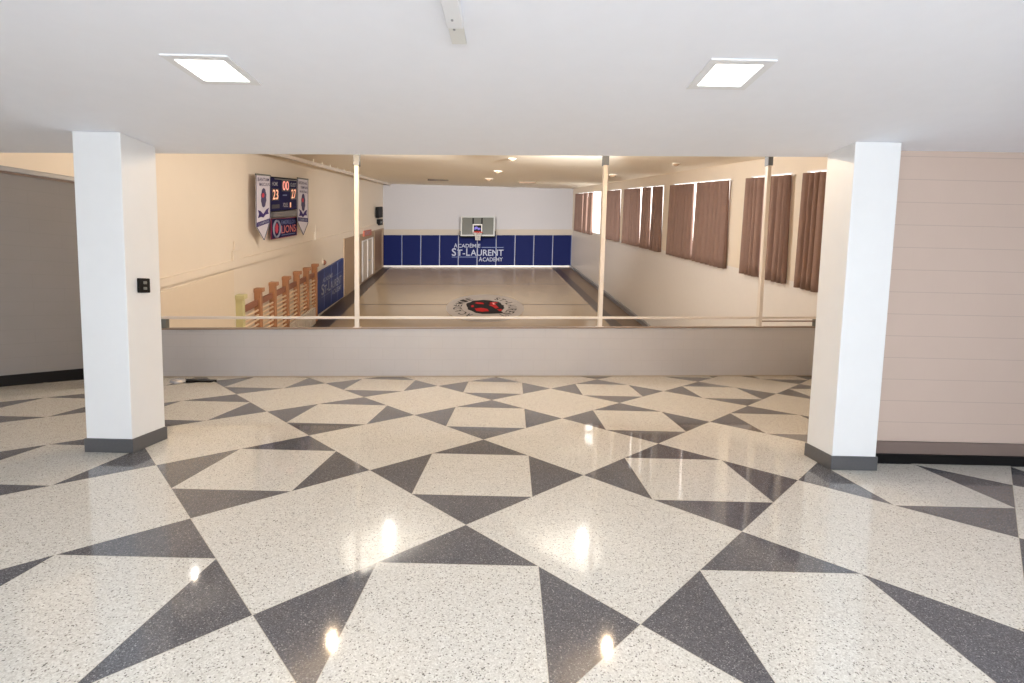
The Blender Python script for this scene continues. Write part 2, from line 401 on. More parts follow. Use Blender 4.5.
def left_rect(x0, yt0, yb0, x1, yt1, yb1, a):   # quad on left wall plane a, left edge x0 (top,bottom), right edge x1
    p = [gp_a(x0, yb0, a), gp_a(x1, yb1, a), gp_a(x0, yt0, a), gp_a(x1, yt1, a)]
    def f(u, v):
        Y = (p[0][0]*(1-v)+p[2][0]*v)*(1-u) + (p[1][0]*(1-v)+p[3][0]*v)*u
        b = (p[0][1]*(1-v)+p[2][1]*v)*(1-u) + (p[1][1]*(1-v)+p[3][1]*v)*u
        return G(a, Y, b)
    return f
def rect(mb, f, u0, u1, v0, v1, off, n=None):
    return mb.prism([f(u0,v0), f(u1,v0), f(u1,v1), f(u0,v1)], off)
def sub(f, u0, u1, v0, v1, off=Vector((0,0,0))): return lambda u, v: f(u0+(u1-u0)*u, v0+(v1-v0)*v)+off

# ------------------------------------------------------------------ far wall pads
npad = 10
for i in range(npad):
    a0 = AL+.02 + (AR-AL-.04)*i/npad; a1 = AL+.02 + (AR-AL-.04)*(i+1)/npad
    ordn = ['leftmost','second from the left','third from the left','fourth from the left','fifth from the left','fifth from the right','fourth from the right','third from the right','second from the right','rightmost'][i]
    t = thing('wall_pad', G((a0+a1)/2, YF-.05, BF+.12), f'navy blue padded panel on the far gym wall, {ordn} of the ten', 'wall pad', 'navy pads on the far wall')
    obj('pad_cover', MB().gbox(a0+.035, a1-.035, YF-.11, YF-.03, BF+.125, -2.85), m_blue, t, bevel=.02)
    obj('edge_strip', MB().gbox(a1-.035, a1-.002, YF-.075, YF-.03, BF+.125, -2.85), m_letterg, t)
YT = YF-.118
def word(label, segs, m_=m_letter, name='wall_lettering'):
    mb = MB()
    for s, f in segs: text_on(mb, s, f)
    # give the letters a little body
    o = obj(name, mb, m_); return tag(o, label, 'lettering', 'school name on the far wall pads')
FR = lambda *r: far_rect(*r, YT)
word('word ACADÉMIE in small white capitals on the navy pads', [('A', FR(454,243.2,457.4,247.6)), ('CADÉMIE', FR(457.9,243,480.4,247.6))])
word('word ST-LAURENT in large white capitals on the navy pads', [('S', FR(451.8,248.2,456.2,255.9)), ('T-', FR(457,249.6,465.2,255.8)), ('L', FR(466.2,248.2,470,255.8)), ('AURENT', FR(470.5,249.6,503.5,255.8))])
word('word ACADEMY in small white capitals, lowest line on the navy pads', [('A', FR(478.8,256.8,482.3,261.4)), ('CADEMY', FR(482.6,257.4,502.8,261.4))])
for (x0, x1, y, l) in ((481.5,503.5,247.4,'thin white rule above the word ST-LAURENT on far pads'), (451.8,478,257,'thin white rule below the word ST-LAURENT on far pads')):
    f = FR(x0, y-.3, x1, y+.3)
    tag(obj('lettering_rule', MB().prism([f(0,0), f(1,0), f(1,1), f(0,1)], (0,-.004,0)), m_letterg), l, 'lettering line')

# ------------------------------------------------------------------ basketball backboard
YB = YF-1.1
a0, b0 = gp_Y(460.6, 236, YB); a1, b1 = gp_Y(495, 216.2, YB)
ac = (a0+a1)/2
t = thing('basketball_backboard', G(ac, YB, b0), 'grey glass basketball backboard with red hoop on far gym wall', 'basketball hoop')
fr = MB(); w = .09
fr.gbox(a0, a1, YB-.04, YB+.04, b1-w, b1); fr.gbox(a0, a1, YB-.04, YB+.04, b0, b0+w)
fr.gbox(a0, a0+w, YB-.04, YB+.04, b0+w, b1-w); fr.gbox(a1-w, a1, YB-.04, YB+.04, b0+w, b1-w)
obj('frame', fr, mat('backboard_frame', (158,160,158), .4), t)
obj('glass_panel', MB().gbox(a0+w, a1-w, YB-.015, YB+.015, b0+w, b1-w), m_glassb, t)
pdm = MB(); pdm.gbox(a0-.05, a1+.05, YB-.06, YB+.06, b0-.08, b0+.001)
pdm.gbox(a0-.06, a0-.001, YB-.06, YB+.06, b0, b0+.34); pdm.gbox(a1+.001, a1+.06, YB-.06, YB+.06, b0, b0+.34)
obj('edge_padding', pdm, m_black, t, bevel=.01)
sq = MB(); q0, q1, r0, r1 = ac-.34, ac+.3, b0+.18, b0+.8
for (x0, x1, z0, z1) in ((q0,q1,r1-.07,r1),(q0,q1,r0,r0+.06),(q0,q0+.06,r0+.06,r1-.07),(q1-.06,q1,r0+.06,r1-.07)): sq.gbox(x0,x1,YB-.03,YB-.016,z0,z1)
obj('target_square', sq, m_net, t)
obj('target_field', MB().gbox(q0+.06,q1-.06,YB-.028,YB-.016,r0+.06,r1-.07), m_black, t)
obj('emblem', MB().tube(G(ac-.1,YB-.03,b0+.5), G(ac-.1,YB-.036,b0+.5), .14, 14).tube(G(ac+.1,YB-.03,b0+.46), G(ac+.1,YB-.036,b0+.46), .1, 14), mat('emblem_blue', (96,84,190), .5), t)
for s in (-1, 1):
    obj('support_arm', MB().gbox(ac-.02+s*.3-.045, ac-.02+s*.3+.045, YB+.04, YF-.02, b1-.75, b1-.66).gbox(ac-.02+s*.3-.05, ac-.02+s*.3+.05, YB-.026, YB-.016, b0+.8, b1-.12), m_black, t)
hc = G(ac+.02, YB-.42, b0+.28)
hoop = obj('hoop', MB().torus(hc, (1,0,0), (0,1,0), .29, .03).gbox(ac-.12, ac+.16, YB-.14, YB-.04, b0+.16, b0+.32), m_orange, t, smooth=True)
nm = MB(); k = 12
for i in range(k):
    for sg in (1, -1):
        pts = []
        for j in range(5):
            an = 2*math.pi*(i+sg*j*.5)/k; r = .28-.03*j-.01*j*(4-j); pts.append(hc+Vector((r*math.cos(an), r*math.sin(an), -.13*j)))
        nm.path(pts, .013, 4)
obj('net', nm, m_net, hoop)

# ------------------------------------------------------------------ floor emblem in the gym
ec, eY, ra, rY = .40, 21.85, 1.78, 2.7
def ell(r, an): return (ec+ra*r*math.cos(an), eY+rY*r*math.sin(an))
t = thing('floor_emblem', G(ec, eY, BF), 'round grey floor emblem with black and red head in the gym', 'floor emblem')
obj('disc', MB().prism([G(*ell(1, 2*math.pi*i/64), BF+.006) for i in range(64)], (0,0,.002)), m_circle, t)
shape = [(0,.47),(8,.50),(20,.46),(32,.5),(45,.52),(60,.47),(75,.5),(92,.52),(110,.5),(124,.55),(138,.5),(152,.53),(163,.5),(176,.46),(190,.44),(205,.47),(222,.44),(240,.48),(262,.5),(284,.5),(300,.54),(315,.62),(322,.5),(338,.48),(350,.5)]
obj('head_outline', MB().prism([G(*ell(r*1.02, math.radians(d)), BF+.0085) for d, r in shape], (0,0,.002)), m_black, t)
for pts in ([(.12,.3),(.3,.36),(.36,.28),(.24,.2),(.16,.22)], [(-.22,.34),(-.04,.3),(-.02,.18),(-.18,.2),(-.26,.26)], [(.1,.12),(.22,.18),(.3,.1),(.36,-.08),(.26,-.14),(.2,0)],
            [(-.26,-.14),(-.1,-.08),(.06,-.16),(.1,-.32),(-.08,-.36),(-.22,-.3)], [(.3,-.2),(.42,-.16),(.44,-.26),(.36,-.32)], [(-.36,.08),(-.3,.12),(-.28,-.02),(-.34,-.06)]):
    obj('red_patch', MB().prism([G(ec+ra*x, eY+rY*y, BF+.011) for x, y in pts], (0,0,.0015)), m_red, t)
obj('highlight', MB().prism([G(ec+ra*x, eY+rY*y, BF+.0135) for x, y in [(.2,.3),(.28,.26),(.24,.2),(.3,.14),(.22,.16)]], (0,0,.001)), mat('pink', (225,150,140), .5), t)
def ring_text(s, d0, d1, name):
    mb = MB(); n = len(s)
    for i, ch in enumerate(s):
        if ch == ' ': continue
        dc = math.radians(d0+(d1-d0)*(i+.5)/n); w = abs(math.radians(d1-d0))/n*.72
        if ch == '-': text_on(mb, ch, lambda u, v, dc=dc: G(*ell(.70+.04*v, dc-(u-.5)*w*.7), BF+.0085))
        else: text_on(mb, ch, lambda u, v, dc=dc: G(*ell(.60+.22*v, dc-(u-.5)*w), BF+.0085))
    obj(name, mb, m_black, t)
ring_text('ACADÉMIE', 243, 118, 'ring_text')
ring_text('ST-LAURENT', 66, -62, 'ring_text')

# ------------------------------------------------------------------ left gym wall things
INR = A*.02
def pad_left():
    f = left_rect(316.6, 273.8, 315.6, 343.6, 258, 296.6, AL+.12)
    for i in range(4):
        t = thing('wall_pad', f((i+.5)/4, 0), ['bright blue wall pad next to the wooden wall bars','second bright blue wall pad from the wall bars','third bright blue wall pad from the wall bars','bright blue wall pad farthest from the wall bars'][i], 'wall pad', 'blue pads on the left gym wall')
        mb = MB(); rect(mb, f, i/4+.008, (i+1)/4-.008, 0, 1, -A*.1); obj('pad_cover', mb, m_blue2, t, bevel=.01)
        mb = MB(); rect(mb, f, (i+1)/4-.008, (i+1)/4, 0, 1, -A*.1-A*.02); obj('edge_strip', mb, m_letterg, t)
    o = A*.006
    def w(label, segs):
        mb = MB()
        for s, u0, u1, v0, v1 in segs: text_on(mb, s, sub(f, u0, u1, v0, v1, o))
        tag(obj('wall_lettering', mb, m_letter), label, 'lettering', 'school name on the left wall pads')
    w('word ACADÉMIE in white on the bright blue left wall pads', [('ACADÉMIE', .19, .55, .69, .82)])
    w('word ST-LAURENT in white on the bright blue left wall pads', [('S', .15,.24,.4,.66), ('T-', .25,.37,.4,.6), ('L', .39,.46,.4,.66), ('AURENT', .47,.9,.4,.6)])
    w('word ACADEMY in white on the bright blue left wall pads', [('ACADEMY', .52,.9,.24,.36)])
    for (u0, u1, v, l) in ((.57,.9,.68,'thin white rule above ST-LAURENT on the left wall pads'), (.15,.5,.345,'thin white rule below ST-LAURENT on the left wall pads')):
        mb = MB(); rect(mb, sub(f,0,1,0,1,o), u0, u1, v, v+.016, A*.003); tag(obj('lettering_rule', mb, m_letterg), l, 'lettering line')
pad_left()

# scoreboard
def score():
    a = AL+.28
    f = left_rect(270.6, 177.4, 211.6, 297, 179.8, 209.2, a)
    t = thing('scoreboard', f(.5, 0), 'navy electronic scoreboard with orange digits high on left gym wall', 'scoreboard')
    mb = MB(); rect(mb, f, 0, 1, 0, 1, -A*.26); obj('housing', mb, m_navy, t, bevel=.01)
    mb = MB(); rect(mb, f, 0, 1.0, 1.0, 1.03, -A*.27); obj('top_bar', mb, m_black, t)
    o = A*.004
    mb = MB(); rect(mb, sub(f,0,1,0,1,o), .12, 1.0, .955, .985, A*.01); obj('top_highlight', mb, m_dimmet, t)
    def win(u0, u1, v0, v1, s, m):
        mb = MB(); rect(mb, sub(f,0,1,0,1,o), u0, u1, v0, v1, A*.004); wo = obj('digit_window', mb, m_digback, t)
        mb = MB(); text_on(mb, s, sub(f, u0+.03, u1-.03, v0+.03, v1-.03, o*3)); obj('digits', mb, m, wo)
    win(.38, .68, .6, .96, '00', m_led_rd)
    win(.03, .28, .32, .68, '23', m_led_or)
    win(.72, .97, .34, .70, '27', m_led_or)
    for u0, u1, v0, v1, s in ((.05,.24,.76,.88,'HOME'), (.72,.95,.76,.88,'GUEST'), (.44,.62,.1,.24,'FOULS')):
        mb = MB(); text_on(mb, s, sub(f, u0, u1, v0, v1, o)); obj('caption', mb, mat('caption_grey', (170,172,180), .5), t)
    mb = MB(); rect(mb, sub(f,0,1,0,1,o), .7, .74, .08, .24, A*.004); obj('indicator', mb, m_led_or, t)
    mb = MB(); rect(mb, sub(f,0,1,0,1,o), .42, .58, .46, .5, A*.004); obj('maker_mark', mb, m_letterg, t)
    mb = MB(); rect(mb, sub(f,0,1,0,1,o), .03, .3, .08, .2, A*.004); obj('dark_window', mb, m_digback, t)
    # grey bar box beneath
    g = left_rect(273.2, 212.2, 218.2, 296.8, 209.8, 216.4, a)
    mb = MB(); rect(mb, g, 0, 1, .1, 1, -A*.26); tag(obj('control_box', mb, mat('box_grey', (112,110,112), .5), bevel=.01), 'long grey metal box mounted under the scoreboard', 'metal box')
    # lions sign
    h = left_rect(271.2, 218.6, 239.6, 297, 217.2, 235.2, AL+.16)
    t = thing('team_sign', h(.5, 0), 'navy LIONS sign with red border below the scoreboard', 'sign')
    mb = MB(); rect(mb, h, 0, 1, 0, 1, -A*.015); obj('border', mb, mat('sign_border', (140,30,70), .5), t)
    mb = MB(); rect(mb, h, .025, .975, .03, .97, A*.006); obj('panel', mb, m_navy, t)
    o = A*.012
    P = [h(.18+.115*math.cos(k*math.pi/12), .48+.4*math.sin(k*math.pi/12))+o for k in range(25)]
    obj('oval_ring', MB().path(P, .035, 5), m_letter, t)
    obj('lion_figure', MB().prism([h(.18+.06*math.cos(k*math.pi/8)*(1 if k%2 else .75), .5+.26*math.sin(k*math.pi/8)*(1 if k%3 else .8))+o for k in range(16)], A*.006), m_pinkred, t)
    mb = MB(); text_on(mb, 'LIONS', sub(h, .35, .93, .22, .62, o)); obj('lettering', mb, mat('lions_orange', (216,120,110), .5), t)
    mb = MB(); text_on(mb, 'EMERILLON', sub(h, .35, .93, .68, .88, o)); obj('lettering', mb, m_letterg, t)
    mb = MB(); rect(mb, sub(h,0,1,0,1,o), .36, .9, .12, .16, A*.004); obj('underline', mb, m_letterg, t)
score()
def banner(x0, yt0, ys0, x1, yt1, ys1, xt, ytip, label, big):
    a = AL+.27
    f = left_rect(x0, yt0, ys0, x1, yt1, ys1, a)
    tipY, tipb = gp_a(xt, ytip, a); tip = G(a, tipY, tipb)
    t = thing('banner', tip, label, 'banner', 'championship banners beside the scoreboard')
    obj('cloth', MB().prism([f(0,1), f(1,1), f(1,0), tip, f(0,0)], -A*.02), m_ban, t)
    P = [f(0,1), f(1,1), f(1,0), tip, f(0,0), f(0,1)]
    obj('edging', MB().path([p+A*.004 for p in P], .013, 4), mat('edging', (92,92,110), .7), t)
    obj('hanging_rod', MB().tube(f(-.02,1.0), f(1.02,1.0), .025), m_dimmet, t)
    o = A*.005
    def T(s, u0, u1, v0, v1, m): 
        mb = MB(); text_on(mb, s, sub(f, u0, u1, v0, v1, o)); return obj('lettering', mb, m, t)
    T('BANTAM', .1, .92, .87, .94, m_figure) if big else T('REGIONAL', .1, .92, .87, .93, m_figure)
    T('MASCULIN', .22, .95, .77, .84, m_figure) if big else T('FEMININ', .3, .95, .77, .83, m_figure)
    if not big: T('BASKETBALL', .2, .95, .68, .73, m_figure)
    cyv, rv = (.53, .2) if big else (.46, .2)
    obj('crest', MB().prism([f(.52+.2*math.cos(k*math.pi/10)*(1 if k%2 else .85), cyv+rv*math.sin(k*math.pi/10))+o for k in range(20)], A*.006), m_figure, t)
    obj('crest_patch', MB().prism([f(.46+.1*math.cos(k*math.pi/4), cyv+.05+.05*math.sin(k*math.pi/4))+o*2.4 for k in range(8)], A*.004), m_pinkred, t)
    obj('ribbon', MB().prism([f(u, v)+o for u, v in ((.12,.3),(.3,.27),(.5,.19),(.7,.27),(.9,.3),(.84,.22),(.9,.17),(.66,.17),(.5,.12),(.34,.15),(.12,.14),(.2,.22))], A*.004), m_purple, t)
    mb = MB(); rect(mb, sub(f,0,1,0,1,o), .05, .97, -.03 if big else .02, .06 if big else .11, A*.004); bd = obj('name_band', mb, m_purple, t)
    mb = MB(); text_on(mb, 'CHAMPIONS', sub(f, .14, .9, -.012 if big else .035, .042 if big else .09, o*2.4)); obj('lettering', mb, m_letter, bd)
banner(256, 174.2, 226, 269.9, 175.6, 221, 264, 240, 'white pointed banner left of the scoreboard, larger of the two', True)
banner(297.6, 178, 222, 307.8, 179.4, 223, 303.3, 234.8, 'white pointed banner right of the scoreboard, smaller of the two', False)

# junction boxes on the ledge
for (x0, x1, y0, y1, l) in ((233.5, 240.5, 250.5, 260.5, 'larger cream junction box on the ledge below the left banner'), (315.5, 319, 232.5, 240, 'smaller cream junction box on the ledge nearer the far end')):
    f = left_rect(x0, y0, y1, x1, y0-1, y1-1, AL+.06)
    mb = MB(); rect(mb, f, 0, 1, 0, 1, -A*.058); b = obj('junction_box', mb, m_cream, bevel=.015); tag(b, l, 'junction box')
    obj('conduit', MB().tube(f(.3, 1)-A*.035, f(.3, 1.9)-A*.035, .018), m_cream, b)

# wall bars
def bars():
    a = AL
    px = [(241.6,294.6), (259.5,288), (274,282), (286.8,276.2), (297.6,271.2), (307.2,267.4), (315.4,263.8)]
    aP = a+.14
    Ys = [gp_a(x, y, aP) for x, y in px]
    t = thing('wall_bars', G(a, (Ys[0][0]+Ys[-1][0])/2, BF), 'wooden climbing wall bars with seven uprights on left gym wall', 'wall bars')
    for i, (Y, b) in enumerate(Ys):
        m = m_woodp if i == 0 else m_wood
        o = obj('upright', MB().gbox(a+.001, a+.2, Y-.07, Y+.07, BF, b-.12).gbox(a+.001, a+.26, Y-.1, Y+.1, b-.12, b), m, t, bevel=.01)
        if i == 0: o['label'] = 'pale yellow upright'
        if i < len(Ys)-1:
            Y2 = Ys[i+1][0]
            obj('top_rail', MB().gbox(a+.05, a+.12, Y+.07, Y2-.07, -3.3, -3.12), m_woodb, t)
            for k in range(12):
                bb = -3.43 - .14*k
                obj('rung', MB().tube(G(a+.12, Y+.07, bb), G(a+.12, Y2-.07, bb), .028, 8), m_rung, t)
bars()
# ribbed radiator below the last bars
f = left_rect(292, 331, 345, 315.5, 313, 322, AL+.38)
t = thing('radiator', f(.5, 0), 'pale ribbed radiator cover at the foot of the wall bars', 'radiator')
Y0, _ = gp_a(294, 330, AL+.38); Y1, _ = gp_a(315.5, 316, AL+.38)
for k in range(14):
    y = Y0 + (Y1-Y0)*k/13; obj('rib', MB().gbox(AL+.24, AL+.38, y-.05, y+.05, BF+.08, BF+.72), m_doorw, t, bevel=.02)
obj('top_pipe', MB().gbox(AL+.28, AL+.34, Y0, Y1, BF+.3, BF+.36).gbox(AL+.28, AL+.34, Y0, Y1, BF+.0, BF+.1), m_dimmet, t)
# small fixture above the blue pad
Y, b = gp_a(325.5, 262.4, AL+.1)
t = thing('wall_bell', G(AL, Y, b), 'small dark wall bell above the bright blue pads', 'bell')
obj('gong', MB().tube(G(AL+.05, Y, b), G(AL+.12, Y, b), .12, 14, .06), m_woodb, t)
obj('mount', MB().gbox(AL, AL+.05, Y-.16, Y+.05, b-.04, b+.16), m_cream, t)
# doors at the far left
def ldoor(name, x0, yt0, yb0, x1, yt1, yb1, m, off=.1):
    f = left_rect(x0, yt0, yb0, x1, yt1, yb1, AL+off); mb = MB(); rect(mb, f, 0, 1, 0, 1, -A*.05); return f, struct(name, mb, m, bevel=.01)
f, d = ldoor('door_2', 363, 242, 281, 372, 238.5, 274, m_doorw)
fr = MB(); 
for (u0,u1,v0,v1) in ((-.12,0,0,1.04),(1,1.12,0,1.04),(0,1,1,1.04),(.47,.53,0,1)): rect(fr, f, u0, u1, v0, v1, A*.03)
obj('door_frame', fr, m_offw, d)
obj('door_handle', MB().tube(f(.58,.45)+A*.05, f(.66,.45)+A*.05, .04), m_steel, d)
f, d = ldoor('door_3', 374.6, 231.5, 271.5, 382, 229.8, 267, mat('brown_door', (140,112,88), .5))
fr = MB()
for (u0,u1,v0,v1) in ((-.1,0,0,1.03),(1,1.08,0,1.03),(0,1,1,1.03)): rect(fr, f, u0, u1, v0, v1, A*.03)
obj('door_frame', fr, m_tan, d)
f = left_rect(364.3, 230.8, 236.6, 371.5, 229.4, 235, AL+.14)
mb = MB(); rect(mb, f, 0, 1, 0, 1, -A*.1); sg = tag(obj('door_sign', mb, m_signr), 'small red sign above the pale door at far left of gym', 'sign')
mb = MB(); text_on(mb, 'EXIT', sub(f, .15, .85, .2, .8, A*.006)); obj('lettering', mb, m_letter, sg)
# wall speaker
f = left_rect(378.6, 207, 218.0, 382.8, 206.6, 217.4, AL+.26)
t = thing('wall_speaker', f(.5, 0)-A*.2, 'black box loudspeaker on the left wall near the far corner', 'loudspeaker')
mb = MB(); rect(mb, f, 0, 1, 0, 1, -A*.2); obj('cabinet', mb, m_black, t, bevel=.02)
obj('bracket', MB().tube(f(.5,.5)-A*.2, f(.5,.5)-A*.255, .06), m_dimmet, t)
f = left_rect(379.6, 219.4, 225.2, 382.8, 219, 224.8, AL+.2)
t = thing('amplifier_box', f(.5, 0)-A*.15, 'small black box with grey front below the wall loudspeaker', 'box')
mb = MB(); rect(mb, f, 0, 1, 0, 1, -A*.19); obj('case', mb, m_black, t)
mb = MB(); rect(mb, f, .25, .8, .3, .62, A*.01); obj('front_plate', mb, m_dimmet, t)

# ------------------------------------------------------------------ divider curtain track near the left ceiling
aT = AL+.55
Yn, Yt2 = 9.0, gp_a(404, 187.6, aT)[0]
def tb(px, py):
    Y, b = gp_a(px, py, aT); return G(aT, Y, b), Y, b
p1, Y1_, b1_ = tb(276, 153.6); p2, Y2_, b2_ = tb(398, 186.6)
Y2_ = min(Y2_, YF-.3)
sl = (b2_-b1_)/(gp_a(398,186.6,aT)[0]-Y1_)
def tp(Y): return G(aT, Y, b1_+sl*(Y-Y1_))
t = thing('curtain_track', tp(20), 'long pale ceiling track running along the left gym wall', 'curtain track')
obj('track_rail', MB().box(-.05,.05,9.5,Y2_,-.06,.06, lambda x,y,z: tp(y)+A*x+Z*z), m_rail, t)
for k in range(16):
    Y = 18 + (Y2_-18.2)*k/15
    obj('hanger', MB().tube(tp(Y)+Z*.05, G(aT, Y, bceil(aT, Y)+.02), .02, 6), m_gceil, t)

# ------------------------------------------------------------------ ceiling fittings in the gym
def on_ceil(px, py):
    d = ray(px, py); lo, hi = 5, 34
    def over(Yw):
        p = d*(Yw/d.y); Y = Yw; q = p - D*Y; a = q.x; b = q.z-a*.0217; return b-bceil(a, Y), a, Y
    for _ in range(50):
        m = (lo+hi)/2
        if over(m)[0] > 0: hi = m
        else: lo = m
    return over(lo)[1:]
for (px, py, l) in ((512,158.5,'nearest of the three round ceiling fittings over the court'), (498,171,'middle of the three round ceiling fittings over the court'), (489,178.5,'farthest of the three round ceiling fittings over the court'),
                    (676,163.5,'nearer round ceiling fitting beside the gym windows'), (613,174.5,'farther round ceiling fitting beside the gym windows')):
    a, Y = on_ceil(px, py); p = G(a, Y, bceil(a, Y))
    t = thing('ceiling_fitting', p, 'small '+l, 'ceiling fitting', 'round fittings on the gym ceiling')
    s = .009*Y
    obj('canopy', MB().lathe(p, [(0,.0),(s,.0),(s,-.06*s),(s*.8,-.2*s)], 20), m_gceil, t, smooth=True)
    obj('dome', MB().lathe(p, [(s*.75,-.15*s),(s*.6,-.4*s),(s*.3,-.55*s),(0,-.6*s)], 20), m_tan, t, smooth=True)
for (x0, x1, y, l) in ((428,447.5,179.4,'dark slot vent in the gym ceiling left of center'), (519,537,181.9,'fainter slot vent in the gym ceiling right of center')):
    a0, Ya = on_ceil(x0, y); a1, _ = on_ceil(x1, y)
    t = thing('ceiling_vent', G((a0+a1)/2, Ya, bceil(a0, Ya)), l, 'vent')
    obj('slot', slab(MB(), a0, a1, Ya-.2, Ya+.2, *[bceil((a0+a1)/2,Ya)+q for q in (-.05,.1,-.05,.1)]), mat('vent_grille', (70,58,48) if x0 < 500 else (150,128,108), .7), t)

# ------------------------------------------------------------------ curtains
def curtain(x0, x1, label, near=False):
    a = AR-.085
    Y0, Y1 = Yr(x1, 225, a), Yr(x0, 225, a)      # Y0 nearer
    L = Y1-Y0; n = max(4, int(round(L/.27))); m = n*10; vs = []; fs = []; rows = 9
    for r in range(rows+1):
        v = r/rows
        for i in range(m+1):
            u = i/m; Y = Y0 + L*u
            amp = .05+.03*v
            ph = 2*math.pi*n*u + .9*math.sin(7*u+x0)
            off = amp*(2*((1+math.sin(ph))/2)**1.7-1) + .006*math.sin(2.7*ph+x0)
            Yp = Y0+L*.5 + (Y-Y0-L*.5)*(.97+.03*v)
            top, bot = wtop(Yp), wbot(Yp)
            vs.append((a+off, Yp, top+(bot-top)*v))
    N_ = len(vs)
    for r in range(rows):
        for i in range(m):
            k = r*(m+1)+i; fs.append((k, k+1, k+m+2, k+m+1))
    allv = [G(*v) for v in vs] + [G(v[0]+.006, v[1], v[2]) for v in vs]
    f2 = fs + [[k+N_ for k in f[::-1]] for f in fs]
    for i in range(m): f2.append((i, i+N_, i+1+N_, i+1)); k = rows*(m+1)+i; f2.append((k, k+1, k+1+N_, k+N_))
    for r in range(rows):
        k = r*(m+1); f2.append((k, k+m+1, k+m+1+N_, k+N_)); k += m; f2.append((k, k+N_, k+m+1+N_, k+m+1))
    mb = MB(); mb.add(allv, f2)
    t = thing('curtain', G(a, (Y0+Y1)/2, wbot(Y1)), label, 'curtain', 'brown pleated curtains along the gym windows')
    obj('panel', mb, m_curt, t, smooth=True)
    hm = MB()
    Y = Y0; rr = MB()
    slab(rr, a+.03, a+.05, Y0-.05, Y1+.05, wtop(Y0)-.03, wtop(Y0)+.0, wtop(Y1)-.03, wtop(Y1)+.0)
    obj('curtain_rod', rr, m_offw, t)
names = [(800.5,826,'nearest brown pleated curtain, beside the right white column'), (765.5,788,'brown pleated curtain just right of the right railing post'),
 (744.5,762,'brown pleated curtain just left of the right railing post'), (695.5,727.5,'widest brown curtain, third window from the right'),
 (669,692,'wide brown curtain left of the widest one'), (652,660.8,'narrow brown curtain right of the bright window gap'),
 (641.5,648.8,'narrow brown curtain left of the bright window gap'), (623,638.6,'medium brown curtain left of the pair with a gap'),
 (606.6,618.8,'brown curtain just right of the middle railing post'), (588.2,591.6,'thin curtain strip near far corner, right of the bright gap'),
 (583.4,586.6,'thin curtain strip near far corner, left of the bright gap'), (575,582.2,'farthest brown curtain, next to the far gym wall')]
for c in names: curtain(*c)

# ------------------------------------------------------------------ railing on the parapet
t = thing('railing', PA.lerp(PB,.5)+Z*.85, 'pale metal railing on the parapet with three tall posts', 'railing')
def par_at(px, py=328):
    d = ray(px, py)   # intersect with vertical plane through the parapet centre line
    o = PA+pn*.1-EYE; k = o.dot(pn)/d.dot(pn); p = d*k; s = (p+EYE-PA).dot(pd); return s, (p+EYE).z
PL = (PB-PA).length
def pp(s, z, n=.1): return PA+pd*s+pn*n+Z*z
def pz(s): return PZA+(PZB-PZA)*s/PL
def rz(s): 
    return rz0+(rz1-rz0)*(s-sa)/(sb-sa)
sa, rz0 = par_at(158, 317.6); sb, rz1 = par_at(817, 317.8)
def bar(s0, s1, z0, z1, hh, th, mb=None):
    mb = mb or MB()
    q = [pp(s0, z0-hh, .1-th), pp(s1, z1-hh, .1-th), pp(s1, z1-hh, .1+th), pp(s0, z0-hh, .1+th)]
    w_ = [v+Z*2*hh for v in q]
    return mb.add(q+w_, [(0,1,2,3),(7,6,5,4),(0,4,5,1),(1,5,6,2),(2,6,7,3),(3,7,4,0)])
obj('top_rail', bar(sa-.6, PL, rz(sa-.6), rz(PL), .022, .035), m_rail, t, bevel=.006)
ps = [par_at(357.2)[0], par_at(599.5)[0], par_at(758.5)[0]]
for i, s in enumerate(ps):
    ztop = 4.35
    mb = MB(); w = .036
    mb.prism([pp(s-w, pz(s)+.022, .06), pp(s+w, pz(s)+.022, .06), pp(s+w, pz(s)+.022, .14), pp(s-w, pz(s)+.022, .14)], (0,0,ztop-pz(s)-.022))
    o = obj('post', mb, m_rail, t, bevel=.005)
    pe = pp(s, 3, .1); # sleeve: find z for pixel y
    yy = [(156,166), (155,165.5), (157,166)][i]; xx = (354.5, 601, 766)[i]
    z1 = at_Y(xx, yy[0], pe.y).z; z0 = at_Y(xx, yy[1], pe.y).z
    mb = MB(); w = .05
    mb.prism([pp(s-w, z0, .045), pp(s+w, z0, .045), pp(s+w, z0, .155), pp(s-w, z0, .155)], (0,0,z1-z0+.15))
    obj('sleeve', mb, m_sleeve, o, bevel=.006)
    mb = MB(); w = .06
    mb.prism([pp(s-w, pz(s)+.022, .04), pp(s+w, pz(s)+.022, .04), pp(s+w, pz(s)+.022, .16), pp(s-w, pz(s)+.022, .16)], (0,0,.012))
    obj('foot_plate', mb, m_rail, o)
for s in (par_at(164.5)[0], par_at(816)[0]):
    w = .05
    obj('end_post', MB().prism([pp(s-w, pz(s)+.022, .05), pp(s+w, pz(s)+.022, .05), pp(s+w, pz(s)+.022, .15), pp(s-w, pz(s)+.022, .15)], (0,0,rz(s)-pz(s)-.045)), m_dimmet, t, bevel=.005)
s3 = ps[2]
obj('lower_rail', bar(s3+.036, PL, rz(s3)-.065, rz(PL)-.065, .012, .02), m_railb, t)

# ------------------------------------------------------------------ columns
def column(x0, x1, y0, y1, label):
    t = thing('column', ((x0+x1)/2, (y0+y1)/2, 0), label, 'column', 'white square columns')
    e = .012; CZ = cz((x0+x1)/2)
    obj('shaft', MB().box(x0+e, x1-e, y0+e, y1-e, .11, CZ-.001), m_colw, t, bevel=.006)
    obj('plinth', MB().box(x0, x1, y0, y1, 0.0005, .125), m_base, t, bevel=.004)
    return t
cl = column(-3.765, -3.335, 4.11, 4.535, 'left white square column with grey plinth and black wall plate')
cr = column(2.835, 3.245, 4.085, 4.47, 'right white square column with grey plinth, beside the pink block wall')
